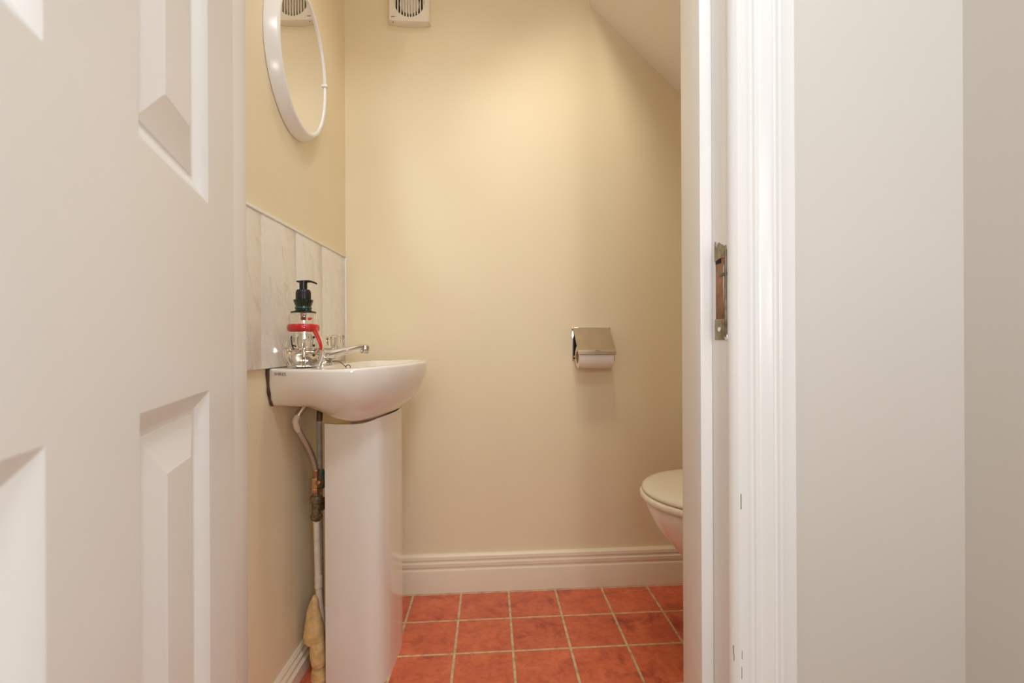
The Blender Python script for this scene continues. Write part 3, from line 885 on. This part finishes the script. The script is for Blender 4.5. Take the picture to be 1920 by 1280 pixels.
for py, x0, x1 in ((1207, 580, 603), (1215, 577, 606), (1232, 577, 607), (1246, 578, 608), (1254, 581, 607), (1262, 579, 610), (1280, 579, 611), (1300, 579, 612)):
    c0, c1 = fp(x0, py), fp(x1, py)
    rows.append(((c0.x + c1.x) / 2 + .003, FD + .010, max(c0.z, .001), (c1.x - c0.x) / 2, (c1.x - c0.x) / 2))
rows.append((rows[-1][0], rows[-1][1], .0005, rows[-1][3], rows[-1][4]))
bm = lump(rows[::-1], 48, .032, 5)
obj('lagging', bm, M['foam'], foam, 60)

# ------------------------------------------------------------------ toilet
TQ = 1.205; TXT = .327
wc = thing('toilet', 'white toilet with closed cream lid half hidden behind the right door jamb', 'toilet', Vector((.60, TQ, 0)))
def oval(tipx, hw, z, L=.235, n=72, back=.40, yc=TQ):
    """egg outline: rounded front with its tip at tipx, straighter behind"""
    out = []
    for k in range(n):
        a = 2 * PI * k / n
        cx = tipx + L
        ca, sa = math.cos(a), math.sin(a)
        if ca < 0: x = cx + L * -abs(ca) ** .92; y = hw * math.copysign(abs(sa) ** .95, sa)
        else: x = cx + (back - L) * ca ** .7; y = hw * (.78 + .22 * (1 - ca)) * math.copysign(abs(sa) ** .55, sa)
        out.append(Vector((x, yc + y, z)))
    return out
rings = [oval(.520, .105, .0, .14, back=.36), oval(.516, .106, .02, .14, back=.36), oval(.515, .100, .06, .14, back=.35), oval(.505, .100, .14, .15, back=.36), oval(.475, .112, .20, .17, back=.40), oval(.435, .132, .250, .19, back=.43),
         oval(.398, .150, .290, .205, back=.45), oval(.365, .163, .330, .215, back=.47), oval(.346, .171, .365, .222, back=.49), oval(.338, .175, .392, .226, back=.49), oval(.342, .172, .397, .224, back=.485), oval(.37, .15, .397, .2, back=.44)]
bm = loft(rings)
obj('bowl', bm, M['ceramic'], wc, 60)
rings = [oval(.338, .176, .4000, .226), oval(.328, .184, .4015, .234), oval(.325, .187, .406, .235), oval(.3255, .1865, .4135, .235), oval(.329, .184, .4175, .233), oval(.345, .17, .4180, .22)]
bm = loft(rings)
obj('seat', bm, M['cream_plastic'], wc, 60)
rings = [oval(.340, .176, .4195, .224), oval(.3325, .182, .4200, .2295), oval(.3300, .1840, .4225, .2315), oval(.3310, .1830, .4275, .2305), oval(.337, .178, .4325, .226), oval(.352, .165, .4365, .214), oval(.40, .125, .4390, .170), oval(.47, .07, .440, .10, back=.2)]
bm = loft(rings)
obj('lid', bm, M['cream_plastic'], wc, 60)
b2 = box((.82, TQ - .19, .40), (1.015, TQ + .19, .75), .02, None, None, 4)
obj('cistern', b2, M['ceramic'], wc)
b2 = box((.81, TQ - .20, .7505), (1.018, TQ + .20, .785), .008, None, None, 3)
obj('cistern_lid', b2, M['ceramic'], wc)
b2 = box((.74, TQ - .11, .02), (1.01, TQ + .11, .402), .03, None, None, 4)
obj('outlet_body', b2, M['ceramic'], wc)

# ------------------------------------------------------------------ lights
def light(name, kind, loc, energy, col, **kw):
    l = bpy.data.lights.new(name, kind); l.energy = energy; l.color = col
    for k, v in kw.items(): setattr(l, k, v)
    o = bpy.data.objects.new(name, l); COL.objects.link(o); o.location = loc
    return o
def aim(o, tgt): o.rotation_euler = (Vector(tgt) - o.location).to_track_quat('-Z', 'Y').to_euler()
sp_l = light('toilet_spot_and_fill', 'SPOT', (-.12, .98, 2.20), 7.8, (1, .90, .74), shadow_soft_size=.04, spot_size=math.radians(110), spot_blend=.85)
sp_l.rotation_euler = (math.radians(8), 0, 0)
fill_r = light('toilet_spot_and_fill', 'SPOT', (.16, .92, 2.14), 15.5, (1, .90, .74), shadow_soft_size=.05, spot_size=math.radians(108), spot_blend=.8)  # added fill without a known lamp, brightens the right side of the toilet
aim(fill_r, (.52, 1.35, .8))
w = light('hall_window', 'AREA', (.02, -.75, 1.36), 4.3, (.88, .94, 1.0), shape='RECTANGLE', size=.28, size_y=.28)
aim(w, (.05, 1.0, 1.15))
c_ = light('hall_ceiling_lamp', 'AREA', (.34, -.30, 2.38), 15.5, (.86, .93, 1.0), shape='DISK', size=.5)
b_ = light('unseen_hall_flash', 'AREA', (.36, -.5, .93), 3.6, (1, .98, .95), shape='DISK', size=.15)  # unseen flash-like source beside the camera, placed for the mirror's light patch
aim(b_, (-.35, 1.2, 1.25))
wd = bpy.data.worlds.new('ambient'); SC.world = wd; wd.use_nodes = True
wd.node_tree.nodes['Background'].inputs[0].default_value = (1.0, .95, .90, 1)
wd.node_tree.nodes['Background'].inputs[1].default_value = .22

# ------------------------------------------------------------------ camera
cd = bpy.data.cameras.new('camera'); cam = bpy.data.objects.new('camera', cd); COL.objects.link(cam)
cd.sensor_width = 36; cd.sensor_fit = 'HORIZONTAL'; cd.lens = 36 * F / 1920
cd.clip_start = .01
cam.matrix_world = Matrix.Translation((0, 0, H)) @ Matrix.Rotation(PI / 2, 4, 'X') @ Matrix.Rotation(-RHO, 4, 'Z')
cd.dof.use_dof = True; cd.dof.focus_distance = .98; cd.dof.aperture_fstop = 5.8
SC.camera = cam

SC.cycles.caustics_reflective = True; SC.cycles.caustics_refractive = True
SC.cycles.max_bounces = 16; SC.cycles.transmission_bounces = 14; SC.cycles.diffuse_bounces = 6
SC.cycles.use_denoising = True; SC.cycles.sample_clamp_indirect = 60; SC.cycles.blur_glossy = .1
vs = SC.view_settings
vs.view_transform = 'Standard'; vs.look = 'None'; vs.gamma = 1; vs.use_curve_mapping = False; vs.exposure = 0.0
